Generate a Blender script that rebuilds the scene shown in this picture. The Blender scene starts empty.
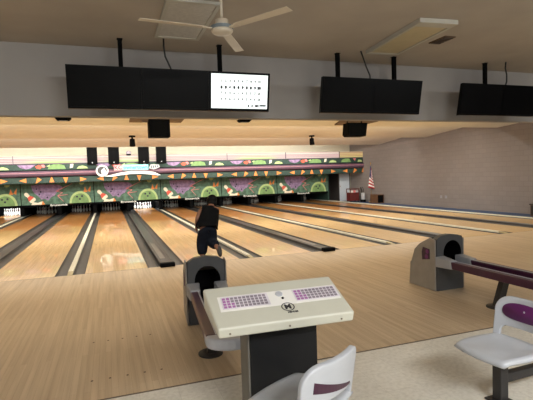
import bpy, bmesh, math, random
from mathutils import Vector, Matrix, Euler
random.seed(7)
S = bpy.context.scene
COL = S.collection
PI = math.pi
R = math.radians

# ------------------------------------------------------------------ materials
def newmat(name):
    m = bpy.data.materials.new(name); m.use_nodes = True
    nt = m.node_tree
    return m, nt, nt.nodes['Principled BSDF']

def lin(c):
    def f(x):
        x /= 255.0
        return x/12.92 if x <= .04045 else ((x+.055)/1.055)**2.4
    return (f(c[0]), f(c[1]), f(c[2]), 1)

def plain(name, rgb, rough=.5, metal=0, var=.12, scale=8, coat=0, spec=.5):
    m, nt, b = newmat(name)
    n = nt.nodes.new('ShaderNodeTexNoise'); n.inputs['Scale'].default_value = scale
    n.inputs['Detail'].default_value = 4
    tc = nt.nodes.new('ShaderNodeTexCoord'); nt.links.new(tc.outputs['Object'], n.inputs['Vector'])
    r = nt.nodes.new('ShaderNodeValToRGB')
    c = lin(rgb)
    r.color_ramp.elements[0].position = .3; r.color_ramp.elements[1].position = .7
    r.color_ramp.elements[0].color = tuple(x*(1-var) for x in c[:3])+(1,)
    r.color_ramp.elements[1].color = tuple(min(1, x*(1+var)) for x in c[:3])+(1,)
    nt.links.new(n.outputs['Fac'], r.inputs['Fac']); nt.links.new(r.outputs['Color'], b.inputs['Base Color'])
    b.inputs['Roughness'].default_value = rough; b.inputs['Metallic'].default_value = metal
    b.inputs['Specular IOR Level'].default_value = spec
    if coat:
        b.inputs['Coat Weight'].default_value = coat; b.inputs['Coat Roughness'].default_value = .08
    return m

def emis(name, rgb, strength):
    m, nt, b = newmat(name)
    b.inputs['Base Color'].default_value = (0.8, .8, .8, 1)
    b.inputs['Emission Color'].default_value = lin(rgb); b.inputs['Emission Strength'].default_value = strength
    return m

def wood_floor(name, ca, cb, cc, board=.028, rough=.4, coat=0.0, far=None, coat_rough=.1, length=1.8):
    """narrow boards laid along world Y"""
    m, nt, b = newmat(name)
    N = nt.nodes; L = nt.links
    g = N.new('ShaderNodeNewGeometry')
    mp = N.new('ShaderNodeMapping'); mp.inputs['Rotation'].default_value = (0, 0, R(90))
    L.new(g.outputs['Position'], mp.inputs['Vector'])
    br = N.new('ShaderNodeTexBrick')
    br.inputs['Scale'].default_value = 1; br.inputs['Brick Width'].default_value = length
    br.inputs['Row Height'].default_value = board; br.inputs['Mortar Size'].default_value = .0006
    br.inputs['Color1'].default_value = lin(ca); br.inputs['Color2'].default_value = lin(cb)
    br.inputs['Mortar'].default_value = lin(cc); br.inputs['Bias'].default_value = 0
    L.new(mp.outputs['Vector'], br.inputs['Vector'])
    mp2 = N.new('ShaderNodeMapping'); mp2.inputs['Scale'].default_value = (9, .35, 1)
    L.new(g.outputs['Position'], mp2.inputs['Vector'])
    no = N.new('ShaderNodeTexNoise'); no.inputs['Scale'].default_value = 2.2; no.inputs['Detail'].default_value = 6
    L.new(mp2.outputs['Vector'], no.inputs['Vector'])
    mx = N.new('ShaderNodeMix'); mx.data_type = 'RGBA'; mx.blend_type = 'MULTIPLY'
    mx.inputs['Factor'].default_value = .8
    rr = N.new('ShaderNodeValToRGB'); rr.color_ramp.elements[0].position = .3; rr.color_ramp.elements[1].position = .65
    rr.color_ramp.elements[0].color = (.74, .70, .66, 1); rr.color_ramp.elements[1].color = (1, 1, 1, 1)
    L.new(no.outputs['Fac'], rr.inputs['Fac'])
    L.new(br.outputs['Color'], mx.inputs['A']); L.new(rr.outputs['Color'], mx.inputs['B'])
    out = mx.outputs['Result']
    if far:      # pine section beyond the maple heads, with the pin end's dimness painted in
        fc, y0, y1 = far
        sp = N.new('ShaderNodeSeparateXYZ'); L.new(g.outputs['Position'], sp.inputs['Vector'])
        mr = N.new('ShaderNodeMapRange'); mr.inputs['From Min'].default_value = y0; mr.inputs['From Max'].default_value = y1
        L.new(sp.outputs['Y'], mr.inputs['Value'])
        m2 = N.new('ShaderNodeMix'); m2.data_type = 'RGBA'; m2.blend_type = 'MULTIPLY'
        L.new(mr.outputs['Result'], m2.inputs['Factor']); L.new(out, m2.inputs['A']); m2.inputs['B'].default_value = fc
        out = m2.outputs['Result']
    L.new(out, b.inputs['Base Color'])
    b.inputs['Roughness'].default_value = rough
    b.inputs['Coat Weight'].default_value = coat; b.inputs['Coat Roughness'].default_value = coat_rough
    return m

M = {}
M['approach'] = wood_floor('approach maple boards', (202, 178, 146), (190, 165, 133), (150, 126, 102), .057, .42, .12, coat_rough=.25)
M['lane'] = wood_floor('lacquered lane boards', (228, 194, 140), (219, 181, 124), (158, 124, 80), .03, .45, .5,
                       far=((.60, .38, .20, 1), 5.0, 11.5), coat_rough=.045)
M['gutter'] = plain('grey gutter', (58, 56, 55), .45, 0, .15, 5)
M['gutterdark'] = plain('dark gutter cap', (56, 53, 53), .3, 0, .15, 5)
M['capplate'] = plain('grey cap plate', (120, 116, 112), .35)
M['rail'] = plain('cream divider rail', (226, 220, 200), .35, 0, .06)
M['railend'] = plain('yellowed rail end', (176, 160, 120), .5)
M['black'] = plain('matte black', (5, 5, 6), .8, 0, .2, spec=.1)
M['gloss'] = plain('gloss black screen', (4, 4, 5), .3, 0, .05, spec=.12)
M['ceil'] = plain('ceiling paint', (168, 158, 145), .9, 0, .05, 2)
M['bulk'] = plain('bulkhead paint', (156, 151, 146), .85, 0, .05, 1.5)
M['lanceil'] = plain('tan ceiling board', (240, 236, 222), .8, 0, .03, 2)
M['backwall'] = plain('cream wall', (236, 228, 206), .8, 0, .03, 2)
M['blue'] = plain('dark blue carpet', (64, 80, 112), .95, 0, .25, 60)
M['hood'] = plain('charcoal hood plastic', (60, 60, 60), .5, 0, .1)
M['hoodside'] = plain('grey hood side', (140, 132, 122), .5, 0, .08)
M['purple'] = plain('purple pad', (92, 28, 88), .45, 0, .12)
M['darkpurple'] = plain('dark purple rail', (62, 24, 48), .35, 0, .15)
M['logobed'] = plain('dark logo ground', (48, 26, 44), .5)
M['lightgrey'] = plain('light grey plastic', (186, 186, 190), .4, 0, .04)
M['bracket'] = plain('mid grey bracket', (146, 146, 148), .5, 0, .05)
M['seat'] = plain('pale grey seat shell', (186, 188, 192), .38, 0, .03)
M['post'] = plain('dark brown steel', (44, 41, 40), .45, .2, .1)
M['console'] = plain('ivory console plastic', (200, 197, 180), .4, 0, .02)
M['column'] = plain('near black laminate', (18, 18, 19), .5, 0, .1, spec=.25)
M['columnside'] = plain('grey column edge', (104, 100, 92), .5, 0, .1)
M['white'] = plain('white plastic', (235, 233, 226), .4, 0, .02)
M['offwhite'] = plain('keypad plate', (238, 234, 226), .4, 0, .02)
M['screw'] = plain('screw steel', (120, 110, 96), .4, .6)
M['fan'] = plain('cream fan enamel', (196, 184, 164), .45, 0, .04)
M['fanband'] = plain('blue grey fan band', (110, 120, 124), .4, 0, .06)
M['lens'] = plain('unlit lens', (186, 172, 136), .5, 0, .05)
M['lensframe'] = plain('pale fixture frame', (178, 174, 162), .5, 0, .04)
M['grille'] = plain('grey diffuser', (184, 180, 172), .5, 0, .1, 30)
M['vent'] = plain('brown vent', (92, 70, 50), .6, 0, .1)
M['speakershadow'] = plain('brown speaker shadow', (112, 92, 72), .6, 0, .15)  # shade colour for the loudspeakers' shadows on the tan ceiling
M['cabinet'] = plain('brown cabinet wood', (104, 72, 50), .5, 0, .2)
M['darkcab'] = plain('dark wood', (44, 32, 28), .5, 0, .2)
M['red'] = plain('dark red paint', (92, 30, 28), .5, 0, .2, 20)
M['door'] = plain('blue grey door', (214, 222, 232), .5, 0, .04)
M['doorframe'] = plain('dark door frame', (70, 66, 66), .5)
M['gold'] = plain('brass', (190, 150, 70), .3, .9)
M['cable'] = plain('black cable', (20, 20, 20), .6)
M['green'] = plain('mottled dark green board', (80, 112, 92), .6, 0, .5, 5)
M['greend'] = plain('dark green board', (40, 64, 56), .6, 0, .3, 6)
M['art_purple'] = plain('mottled purple paint', (146, 120, 156), .6, 0, .35, 7)
M['art_cream'] = plain('cream paint', (240, 230, 205), .6, 0, .03)
M['art_red'] = plain('coral red paint', (222, 92, 70), .6, 0, .08)
M['art_orange'] = plain('orange paint', (228, 138, 66), .6, 0, .1)
M['art_pink'] = plain('pink paint', (230, 130, 130), .6, 0, .06)
M['art_lime'] = plain('lime paint', (182, 202, 136), .6, 0, .12, 5)
M['art_green'] = plain('leaf green paint', (122, 156, 96), .6, 0, .2, 5)
M['art_dark'] = plain('dark paint', (44, 36, 60), .6)
M['barpurple'] = plain('plum rail', (98, 74, 90), .35, 0, .1, 5)
M['barpink'] = plain('pink pinstripe', (206, 140, 150), .4)
M['cyan'] = plain('cyan sign panel', (150, 222, 228), .5, 0, .03)
M['signpink'] = plain('pink sign panel', (236, 176, 176), .5, 0, .03)
M['signred'] = plain('red lettering', (190, 50, 60), .5)
M['signblue'] = plain('teal lettering', (40, 130, 170), .5)
M['silver'] = plain('silver grey', (170, 170, 172), .4, .3)
M['skin'] = plain('brown skin', (104, 68, 52), .55, 0, .06)
M['hair'] = plain('black hair', (9, 8, 8), .7, 0, .3, 30, spec=.1)
M['tank'] = plain('black tank top cloth', (7, 7, 9), .85, 0, .2, 20, spec=.08)
M['jeans'] = plain('dark denim', (15, 19, 28), .85, 0, .25, 30, spec=.1)
M['shoe'] = plain('dark shoe leather', (14, 14, 18), .5)
M['ink'] = plain('dark ink', (40, 36, 40), .6)
M['keydark'] = plain('grey key', (142, 130, 138), .5)
M['keypurple'] = plain('purple key', (170, 110, 164), .5)
M['keybed'] = plain('mauve grey key bed', (222, 214, 218), .5)
M['dot'] = plain('dark marker dot', (70, 48, 34), .6)
M['trim'] = plain('dark floor trim', (92, 76, 62), .5)
M['arrow'] = plain('dark inlay', (110, 62, 34), .4)

# tile
def tile_mat():
    m, nt, b = newmat('speckled vinyl tile'); N = nt.nodes; L = nt.links
    g = N.new('ShaderNodeNewGeometry')
    br = N.new('ShaderNodeTexBrick'); br.offset = 0
    br.inputs['Scale'].default_value = 1; br.inputs['Brick Width'].default_value = .32; br.inputs['Row Height'].default_value = .32
    br.inputs['Mortar Size'].default_value = .0012
    br.inputs['Color1'].default_value = lin((226, 219, 205)); br.inputs['Color2'].default_value = lin((219, 212, 198))
    br.inputs['Mortar'].default_value = lin((198, 190, 174)); L.new(g.outputs['Position'], br.inputs['Vector'])
    no = N.new('ShaderNodeTexNoise'); no.inputs['Scale'].default_value = 26; no.inputs['Detail'].default_value = 5
    L.new(g.outputs['Position'], no.inputs['Vector'])
    r = N.new('ShaderNodeValToRGB'); r.color_ramp.elements[0].position = .35; r.color_ramp.elements[1].position = .6
    r.color_ramp.elements[0].color = (.74, .72, .68, 1); r.color_ramp.elements[1].color = (1, 1, 1, 1)
    L.new(no.outputs['Fac'], r.inputs['Fac'])
    mx = N.new('ShaderNodeMix'); mx.data_type = 'RGBA'; mx.blend_type = 'MULTIPLY'; mx.inputs['Factor'].default_value = .5
    L.new(br.outputs['Color'], mx.inputs['A']); L.new(r.outputs['Color'], mx.inputs['B'])
    L.new(mx.outputs['Result'], b.inputs['Base Color']); b.inputs['Roughness'].default_value = .45
    return m
M['tile'] = tile_mat()

def block_wall():
    m, nt, b = newmat('painted block wall'); N = nt.nodes; L = nt.links
    g = N.new('ShaderNodeNewGeometry'); sp = N.new('ShaderNodeSeparateXYZ'); L.new(g.outputs['Position'], sp.inputs['Vector'])
    cb = N.new('ShaderNodeCombineXYZ'); L.new(sp.outputs['Y'], cb.inputs['X']); L.new(sp.outputs['Z'], cb.inputs['Y'])
    br = N.new('ShaderNodeTexBrick'); br.inputs['Scale'].default_value = 1
    br.inputs['Brick Width'].default_value = .42; br.inputs['Row Height'].default_value = .21; br.inputs['Mortar Size'].default_value = .009
    br.inputs['Mortar Smooth'].default_value = .6
    br.inputs['Color1'].default_value = lin((136, 126, 122)); br.inputs['Color2'].default_value = lin((132, 122, 118))
    br.inputs['Mortar'].default_value = lin((123, 113, 109)); L.new(cb.outputs['Vector'], br.inputs['Vector'])
    L.new(br.outputs['Color'], b.inputs['Base Color']); b.inputs['Roughness'].default_value = .85
    bp = N.new('ShaderNodeBump'); bp.inputs['Strength'].default_value = .12; bp.inputs['Distance'].default_value = .01
    inv = N.new('ShaderNodeMath'); inv.operation = 'SUBTRACT'; inv.inputs[0].default_value = 1
    L.new(br.outputs['Fac'], inv.inputs[1]); L.new(inv.outputs['Value'], bp.inputs['Height']); L.new(bp.outputs['Normal'], b.inputs['Normal'])
    return m
M['block'] = block_wall()

def pin_mat():
    m, nt, b = newmat('bowling pin lacquer'); N = nt.nodes; L = nt.links
    tc = N.new('ShaderNodeTexCoord'); sp = N.new('ShaderNodeSeparateXYZ'); L.new(tc.outputs['Object'], sp.inputs['Vector'])
    r = N.new('ShaderNodeValToRGB'); r.color_ramp.interpolation = 'CONSTANT'
    mr = N.new('ShaderNodeMapRange'); mr.inputs['From Min'].default_value = 0; mr.inputs['From Max'].default_value = .415
    L.new(sp.outputs['Z'], mr.inputs['Value']); L.new(mr.outputs['Result'], r.inputs['Fac'])
    e = r.color_ramp.elements
    e[0].position = 0; e[0].color = lin((240, 238, 230)); e[1].position = .655; e[1].color = lin((190, 30, 34))
    for p, c in ((.685, (240, 238, 230)), (.72, (190, 30, 34)), (.75, (240, 238, 230))):
        q = e.new(p); q.color = lin(c)
    L.new(r.outputs['Color'], b.inputs['Base Color']); b.inputs['Roughness'].default_value = .25
    return m
M['pin'] = pin_mat()

def strip_mat(name, ca, cb, strength):
    """translucent back-lit sign panel with coloured horizontal stripes; colour drifts along its length"""
    m, nt, b = newmat(name); N = nt.nodes; L = nt.links
    tc = N.new('ShaderNodeTexCoord'); sp = N.new('ShaderNodeSeparateXYZ'); L.new(tc.outputs['Object'], sp.inputs['Vector'])
    mr = N.new('ShaderNodeMapRange'); mr.inputs['From Min'].default_value = -.18; mr.inputs['From Max'].default_value = .18
    L.new(sp.outputs['Z'], mr.inputs['Value'])
    def ramp(stops):
        r = N.new('ShaderNodeValToRGB'); L.new(mr.outputs['Result'], r.inputs['Fac'])
        e = r.color_ramp.elements
        e[0].position = stops[0][0]; e[0].color = lin(stops[0][1]); e[1].position = stops[1][0]; e[1].color = lin(stops[1][1])
        for p, c in stops[2:]:
            q = e.new(p); q.color = lin(c)
        r.color_ramp.interpolation = 'CONSTANT'
        return r
    A = ramp(ca); B = ramp(cb)
    mx = N.new('ShaderNodeMix'); mx.data_type = 'RGBA'
    m2 = N.new('ShaderNodeMapRange'); m2.interpolation_type = 'SMOOTHSTEP'
    ab = N.new('ShaderNodeMath'); ab.operation = 'ABSOLUTE'; L.new(sp.outputs['X'], ab.inputs[0])
    m2.inputs['From Min'].default_value = .5; m2.inputs['From Max'].default_value = 1.7
    L.new(ab.outputs['Value'], m2.inputs['Value']); L.new(m2.outputs['Result'], mx.inputs['Factor'])
    L.new(A.outputs['Color'], mx.inputs['A']); L.new(B.outputs['Color'], mx.inputs['B'])
    b.inputs['Base Color'].default_value = (.10, .10, .095, 1); L.new(mx.outputs['Result'], b.inputs['Emission Color'])
    b.inputs['Emission Strength'].default_value = strength; b.inputs['Roughness'].default_value = .5
    return m
YG = [(0, (190, 218, 104)), (.26, (232, 232, 176)), (.40, (196, 96, 92)), (.47, (228, 222, 176)), (.62, (190, 90, 100)), (.69, (236, 224, 200)), (.92, (206, 120, 130))]
PK = [(0, (226, 196, 186)), (.2, (184, 92, 110)), (.28, (228, 200, 192)), (.42, (196, 92, 110)), (.49, (230, 198, 190)), (.62, (176, 84, 104)), (.69, (238, 222, 204)), (.92, (206, 120, 130))]
YR = [(0, (226, 206, 120)), (.2, (176, 70, 56)), (.3, (230, 206, 120)), (.5, (186, 76, 60)), (.58, (232, 206, 130)), (.75, (176, 76, 66)), (.85, (214, 180, 120))]
M['stripA'] = strip_mat('yellow green striped light panel', YG, PK, .85)
M['stripB'] = strip_mat('pink striped light panel', PK, PK, .85)
M['stripC'] = strip_mat('yellow and red striped light panel', YR, YR, .7)

def flag_mat():
    m, nt, b = newmat('striped flag cloth'); N = nt.nodes; L = nt.links
    uv = N.new('ShaderNodeUVMap'); sp = N.new('ShaderNodeSeparateXYZ'); L.new(uv.outputs['UV'], sp.inputs['Vector'])
    # v: along the hoist (stripes across), u: fly
    mu = N.new('ShaderNodeMath'); mu.operation = 'MULTIPLY'; mu.inputs[1].default_value = 6.5; L.new(sp.outputs['Y'], mu.inputs[0])
    fr = N.new('ShaderNodeMath'); fr.operation = 'FRACT'; L.new(mu.outputs['Value'], fr.inputs[0])
    gt = N.new('ShaderNodeMath'); gt.operation = 'GREATER_THAN'; gt.inputs[1].default_value = .5; L.new(fr.outputs['Value'], gt.inputs[0])
    mx = N.new('ShaderNodeMix'); mx.data_type = 'RGBA'; L.new(gt.outputs['Value'], mx.inputs['Factor'])
    mx.inputs['A'].default_value = lin((176, 34, 44)); mx.inputs['B'].default_value = lin((236, 232, 226))
    a = N.new('ShaderNodeMath'); a.operation = 'LESS_THAN'; a.inputs[1].default_value = .4; L.new(sp.outputs['X'], a.inputs[0])
    c = N.new('ShaderNodeMath'); c.operation = 'GREATER_THAN'; c.inputs[1].default_value = .46; L.new(sp.outputs['Y'], c.inputs[0])
    d = N.new('ShaderNodeMath'); d.operation = 'MULTIPLY'; L.new(a.outputs['Value'], d.inputs[0]); L.new(c.outputs['Value'], d.inputs[1])
    m2 = N.new('ShaderNodeMix'); m2.data_type = 'RGBA'; L.new(d.outputs['Value'], m2.inputs['Factor'])
    L.new(mx.outputs['Result'], m2.inputs['A'])
    vo = N.new('ShaderNodeTexVoronoi'); vo.inputs['Scale'].default_value = 14; L.new(uv.outputs['UV'], vo.inputs['Vector'])
    st = N.new('ShaderNodeMath'); st.operation = 'LESS_THAN'; st.inputs[1].default_value = .2; L.new(vo.outputs['Distance'], st.inputs[0])
    m3 = N.new('ShaderNodeMix'); m3.data_type = 'RGBA'; L.new(st.outputs['Value'], m3.inputs['Factor'])
    m3.inputs['A'].default_value = lin((40, 46, 96)); m3.inputs['B'].default_value = lin((230, 230, 230))
    L.new(m3.outputs['Result'], m2.inputs['B']); L.new(m2.outputs['Result'], b.inputs['Base Color'])
    b.inputs['Roughness'].default_value = .8
    return m
M['flag'] = flag_mat()

# ------------------------------------------------------------------ mesh helpers
class MB:
    def __init__(s): s.bm = bmesh.new(); s.mi = 0
    def _f(s, vs):
        try:
            f = s.bm.faces.new(vs); f.material_index = s.mi; return f
        except ValueError: return None
    def box(s, x0, x1, y0, y1, z0, z1):
        v = [s.bm.verts.new(p) for p in ((x0,y0,z0),(x1,y0,z0),(x1,y1,z0),(x0,y1,z0),(x0,y0,z1),(x1,y0,z1),(x1,y1,z1),(x0,y1,z1))]
        for q in ((3,2,1,0),(4,5,6,7),(0,1,5,4),(1,2,6,5),(2,3,7,6),(3,0,4,7)): s._f([v[i] for i in q])
        return v
    def hexa(s, pts):     # 8 points, bottom loop then top loop
        v = [s.bm.verts.new(p) for p in pts]
        for q in ((3,2,1,0),(4,5,6,7),(0,1,5,4),(1,2,6,5),(2,3,7,6),(3,0,4,7)): s._f([v[i] for i in q])
        return v
    def prism(s, pts, d):  # planar polygon of 3D points extruded by d
        d = Vector(d); a = [s.bm.verts.new(p) for p in pts]; b = [s.bm.verts.new(Vector(p)+d) for p in pts]
        s._f(a[::-1]); s._f(b)
        n = len(a)
        for i in range(n): s._f([a[i], a[(i+1) % n], b[(i+1) % n], b[i]])
    def tube(s, pts, r, n=10, cap=True):
        pts = [Vector(p) for p in pts]; rings = []
        rs = r if isinstance(r, (list, tuple)) else [r]*len(pts)
        up0 = None
        for i, p in enumerate(pts):
            t = (pts[min(i+1, len(pts)-1)]-pts[max(i-1, 0)]).normalized()
            if up0 is None:
                up0 = t.orthogonal().normalized()
            else:
                up0 = (up0 - t*up0.dot(t)).normalized()
            w = t.cross(up0)
            rings.append([s.bm.verts.new(p+(up0*math.cos(2*PI*k/n)+w*math.sin(2*PI*k/n))*rs[i]) for k in range(n)])
        for a, b in zip(rings, rings[1:]):
            for k in range(n): s._f([a[k], a[(k+1) % n], b[(k+1) % n], b[k]])
        if cap: s._f(rings[0][::-1]); s._f(rings[-1])
    def lathe(s, prof, n=20, c=(0, 0, 0)):   # prof: (r,z)
        rings = []
        for r, z in prof:
            rings.append([s.bm.verts.new((c[0]+r*math.cos(2*PI*k/n), c[1]+r*math.sin(2*PI*k/n), c[2]+z)) for k in range(n)])
        for a, b in zip(rings, rings[1:]):
            for k in range(n): s._f([a[k], a[(k+1) % n], b[(k+1) % n], b[k]])
        s._f(rings[0][::-1]); s._f(rings[-1])
    def ellipsoid(s, c, r, nu=16, nv=10):
        prof = [(math.sin(PI*(i+.02)/(nv+.04)), -math.cos(PI*(i+.02)/(nv+.04))) for i in range(nv+1)]
        rings = [[s.bm.verts.new((c[0]+r[0]*a*math.cos(2*PI*k/nu), c[1]+r[1]*a*math.sin(2*PI*k/nu), c[2]+r[2]*z)) for k in range(nu)] for a, z in prof]
        for a, b in zip(rings, rings[1:]):
            for k in range(nu): s._f([a[k], a[(k+1) % nu], b[(k+1) % nu], b[k]])
        s._f(rings[0][::-1]); s._f(rings[-1])
    def build(s, name, mats, parent=None, bevel=0, smooth=False, seg=2, recalc=True):
        if recalc: bmesh.ops.recalc_face_normals(s.bm, faces=s.bm.faces)
        me = bpy.data.meshes.new(name); s.bm.to_mesh(me); s.bm.free()
        if not isinstance(mats, (list, tuple)): mats = [mats]
        for m in mats: me.materials.append(m)
        if smooth:
            for p in me.polygons: p.use_smooth = True
        o = bpy.data.objects.new(name, me); COL.objects.link(o)
        if parent: o.parent = parent
        if bevel:
            b = o.modifiers.new('bevel', 'BEVEL'); b.width = bevel; b.segments = seg; b.limit_method = 'ANGLE'; b.angle_limit = R(40)
            b.harden_normals = False
        return o

def tag(o, label=None, cat=None, group=None, kind=None):
    if label: o['label'] = label
    if cat: o['category'] = cat
    if group: o['group'] = group
    if kind: o['kind'] = kind
    return o

def thing(name, label, cat, loc=(0, 0, 0), rz=0, group=None):
    o = bpy.data.objects.new(name, None); COL.objects.link(o)
    o.location = loc; o.rotation_euler = (0, 0, rz); o.empty_display_size = .1
    return tag(o, label, cat, group)

def kids(o): return [c for c in bpy.data.objects if c.parent == o]
def copy_tree(o, parent=None):
    c = o.copy(); COL.objects.link(c)
    if parent: c.parent = parent
    for ch in kids(o): copy_tree(ch, c)
    return c

def text_bm(s, size, align='CENTER', bold=0.0):
    cu = bpy.data.curves.new('lettering', 'FONT'); cu.body = s; cu.size = size; cu.align_x = align; cu.align_y = 'CENTER'
    cu.offset = bold; cu.extrude = .0006; cu.resolution_u = 2
    o = bpy.data.objects.new('lettering', cu); COL.objects.link(o)
    dg = bpy.context.evaluated_depsgraph_get(); dg.update()
    me = bpy.data.meshes.new_from_object(o.evaluated_get(dg))
    bpy.data.objects.remove(o); bpy.data.curves.remove(cu)
    return me
def add_text(mb, s, size, mat, align='CENTER', bold=0.0):
    """adds lettering (in XY plane) to a mesh builder, moved by matrix"""
    me = text_bm(s, size, align, bold)
    n0 = len(mb.bm.verts); f0 = len(mb.bm.faces)
    mb.bm.from_mesh(me); mb.bm.verts.ensure_lookup_table(); mb.bm.faces.ensure_lookup_table()
    for v in mb.bm.verts[n0:]: v.co = mat @ v.co
    for f in mb.bm.faces[f0:]: f.material_index = mb.mi
    bpy.data.meshes.remove(me)
FRONT = Matrix.Rotation(R(90), 4, 'X')     # XY lettering -> stands up facing -Y

# ------------------------------------------------------------------ layout constants
W = 3.732; GB = .276; GR = .382
XL, XR = -8.2, 16.7
ORD = ['first', 'second', 'third', 'fourth', 'fifth', 'sixth', 'seventh', 'eighth', 'ninth', 'tenth', 'eleventh', 'twelfth', 'thirteenth', 'fourteenth']

# ------------------------------------------------------------------ room shell
def struct(name, mb, mat, label=None, **k):
    o = mb.build(name, mat, **k); o['kind'] = 'structure'
    if label: o['label'] = label
    return o
m = MB(); m.box(XL, XR, -14, -5.6, -.1, 0); struct('floor', m, M['tile'], 'pale speckled vinyl tile floor in the foreground')
m = MB(); m.box(XL, XR, -5.58, 0, -.1, 0); struct('floor_approach', m, M['approach'], 'wooden approach floor in front of the lanes')
m = MB(); m.box(XL, XR, -5.6, -5.58, -.1, .002); struct('trim_1', m, M['trim'], 'thin dark strip between tile and wooden approach')
m = MB(); m.box(XL, 15.0, 0, 22, -.14, -.12); struct('floor_lanes', m, M['black'], 'dark floor below the lanes')
m = MB(); m.box(15.0, XR, 0, 18, -.16, -.06); struct('floor_walkway', m, M['blue'], 'dark blue carpeted walkway beside the right wall')
m = MB(); m.box(XR, XR+.2, -14, 22, -.2, 5); struct('wall_right', m, M['block'], 'taupe painted block wall right of the lanes')
m = MB(); m.box(XL-.2, XL, -14, 22, -.2, 5); struct('wall_left', m, M['block'])
m = MB(); m.box(XL, XR, -14.2, -14, -.2, 5); struct('wall_back', m, M['bulk'])
m = MB(); m.box(XL, XR, 22, 22.2, -.2, 5); struct('wall_machine_room', m, M['black'])
m = MB(); m.box(XL, XR, -14, -3.2, 3.55, 3.7); struct('ceiling', m, M['ceil'], 'low ceiling over the seating area')
m = MB(); m.box(XL, XR, -3.2, -3.05, 2.655, 4.4); struct('wall_front', m, M['bulk'], 'grey bulkhead across the room behind the screens')
# saw-tooth lane ceiling, falling panel then riser
prof = [(-3.05, 4.16), (5.5, 3.57), (5.5, 3.965), (10.2, 3.585), (10.2, 3.96), (14.4, 3.535), (14.4, 4.25), (18.2, 4.0), (18.2, 4.6), (-3.05, 4.6)]
m = MB(); m.prism([(XL, y, z) for y, z in prof], (XR-XL, 0, 0)); struct('ceiling_lanes', m, M['lanceil'], 'tan stepped ceiling above the lanes')
# rear wall above masks + door part
m = MB(); m.box(XL, XR, 18.03, 18.1, 1.85, 4.4); m.box(16.66, XR, 18.0, 18.1, -.1, 1.85)
struct('wall_far', m, M['backwall'], 'cream wall above the pin decks')
m = MB(); m.box(15.80, 16.60, 18.0, 18.05, -.06, 1.84); d = struct('door_1', m, M['door'], 'pale blue grey door at the end of the walkway')
m = MB(); m.ellipsoid((15.88, 17.97, .95), (.03, .03, .03)); m.build('door_knob', M['gold'], d, smooth=True)
m = MB(); m.box(15.74, 15.80, 17.96, 18.05, -.06, 1.88); m.box(16.60, 16.66, 17.96, 18.05, -.06, 1.88)
m.box(15.74, 16.66, 17.96, 18.05, 1.84, 1.90); m.build('door_frame', M['doorframe'], d)

# ------------------------------------------------------------------ lanes
lane_x = []          # centre positions from left
for k in range(-2, 4):
    lane_x += [k*W+(GB+W/2-GR)/2, k*W+(W/2+GR+W-GB)/2]
half = (W/2-GR-GB)/2
def gutter_mesh(w):
    mb = MB(); n = 8; a = []; b = []
    pts = [(-w/2, -.005)]
    for i in range(n+1):
        t = PI*i/n; pts.append((-math.cos(t)*w*.46, -.012-.06*math.sin(t)))
    pts.append((w/2, -.005))
    outer = pts+[(w/2, -.11), (-w/2, -.11)]
    mb.prism([(x, .0, z) for x, z in outer], (0, 20.9, 0))
    return mb
for i, x in enumerate(lane_x):
    pos = 'far left edge of the room' if i == 0 else '%s lane from the left edge of the photo' % ORD[i-1]
    lb = 'glossy wooden bowling lane with grey gutters, ' + pos
    t = thing('bowling_lane', lb, 'bowling lane', (x, 0, 0), 0, 'bowling lanes side by side')
    m = MB(); m.box(-half, half, 0.0, 21.0, -.11, 0); m.build('lane_bed', M['lane'], t)
    k = i // 2
    left_is_rail = (i % 2 == 0)
    wl = (GB-.052) if left_is_rail else (GR-.152)
    wr = (GR-.152) if left_is_rail else (GB-.052)
    o = gutter_mesh(wl).build('gutter', M['gutter'], t); o.location = (-half-wl/2-.001, 0, 0)
    o = gutter_mesh(wr).build('gutter', M['gutter'], t); o.location = (half+wr/2+.001, 0, 0)
    for j in range(-3, 4):      # inlaid arrow markers
        ax = j*.165; ay = 5.2-abs(j)*.28; mb = MB()
        mb.prism([(ax-.017, ay-.08, .0003), (ax+.017, ay-.08, .0003), (ax, ay+.08, .0003)], (0, 0, .0008))
        mb.build('arrow_marker', M['arrow'], t)
    mb = MB()
    mb.box(-half, half, -.012, .0, -.05, .001); mb.build('foul_line', M['gutterdark'], t)
# white divider rails between pairs
for n, k in enumerate(range(-2, 5)):
    lb = 'narrow cream divider rail between gutters, ' + ('far left' if n == 0 else '%s from the left edge' % ORD[n-1])
    if k == 4: lb = 'cream divider rail bordering the blue walkway by the right wall'
    t = thing('divider_rail', lb, 'lane divider', (k*W, 0, 0), 0, 'cream divider rails')
    m = MB(); m.box(-.05, .05, .25, 20.9, -.11, .035); m.build('rail_body', M['rail'], t, bevel=.008)
    m = MB(); m.hexa([(-.05, -.05, -.1), (.05, -.05, -.1), (.05, .25, -.1), (-.05, .25, -.1), (-.045, -.03, .005), (.045, -.03, .005), (.045, .25, .035), (-.045, .25, .035)])
    m.build('rail_end', M['railend'], t)
# ball return cappings in the middle of each pair
for n, k in enumerate(range(-2, 4)):
    lb = 'dark grey ball return capping with black box end, ' + ('far left' if n == 0 else '%s from the left edge' % ORD[n-1])
    t = thing('ball_return_capping', lb, 'ball return capping', (k*W+W/2+.02, 0, 0), 0, 'dark ball return cappings')
    m = MB(); m.hexa([(-.15, .0, -.11), (.13, .0, -.11), (.13, 20.9, -.11), (-.15, 20.9, -.11), (-.14, .0, .05), (.12, .0, .05), (.12, 20.9, .02), (-.14, 20.9, .02)])
    m.build('capping', M['gutterdark'], t, bevel=.01)
    m = MB(); m.box(-.16, .14, -.14, .0, -.0, .085); m.build('end_box', M['black'], t, bevel=.012)
    m = MB(); m.box(-.09, .03, .6, 3.2, .046, .058); m.build('top_plate', M['capplate'], t, bevel=.003)

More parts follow.
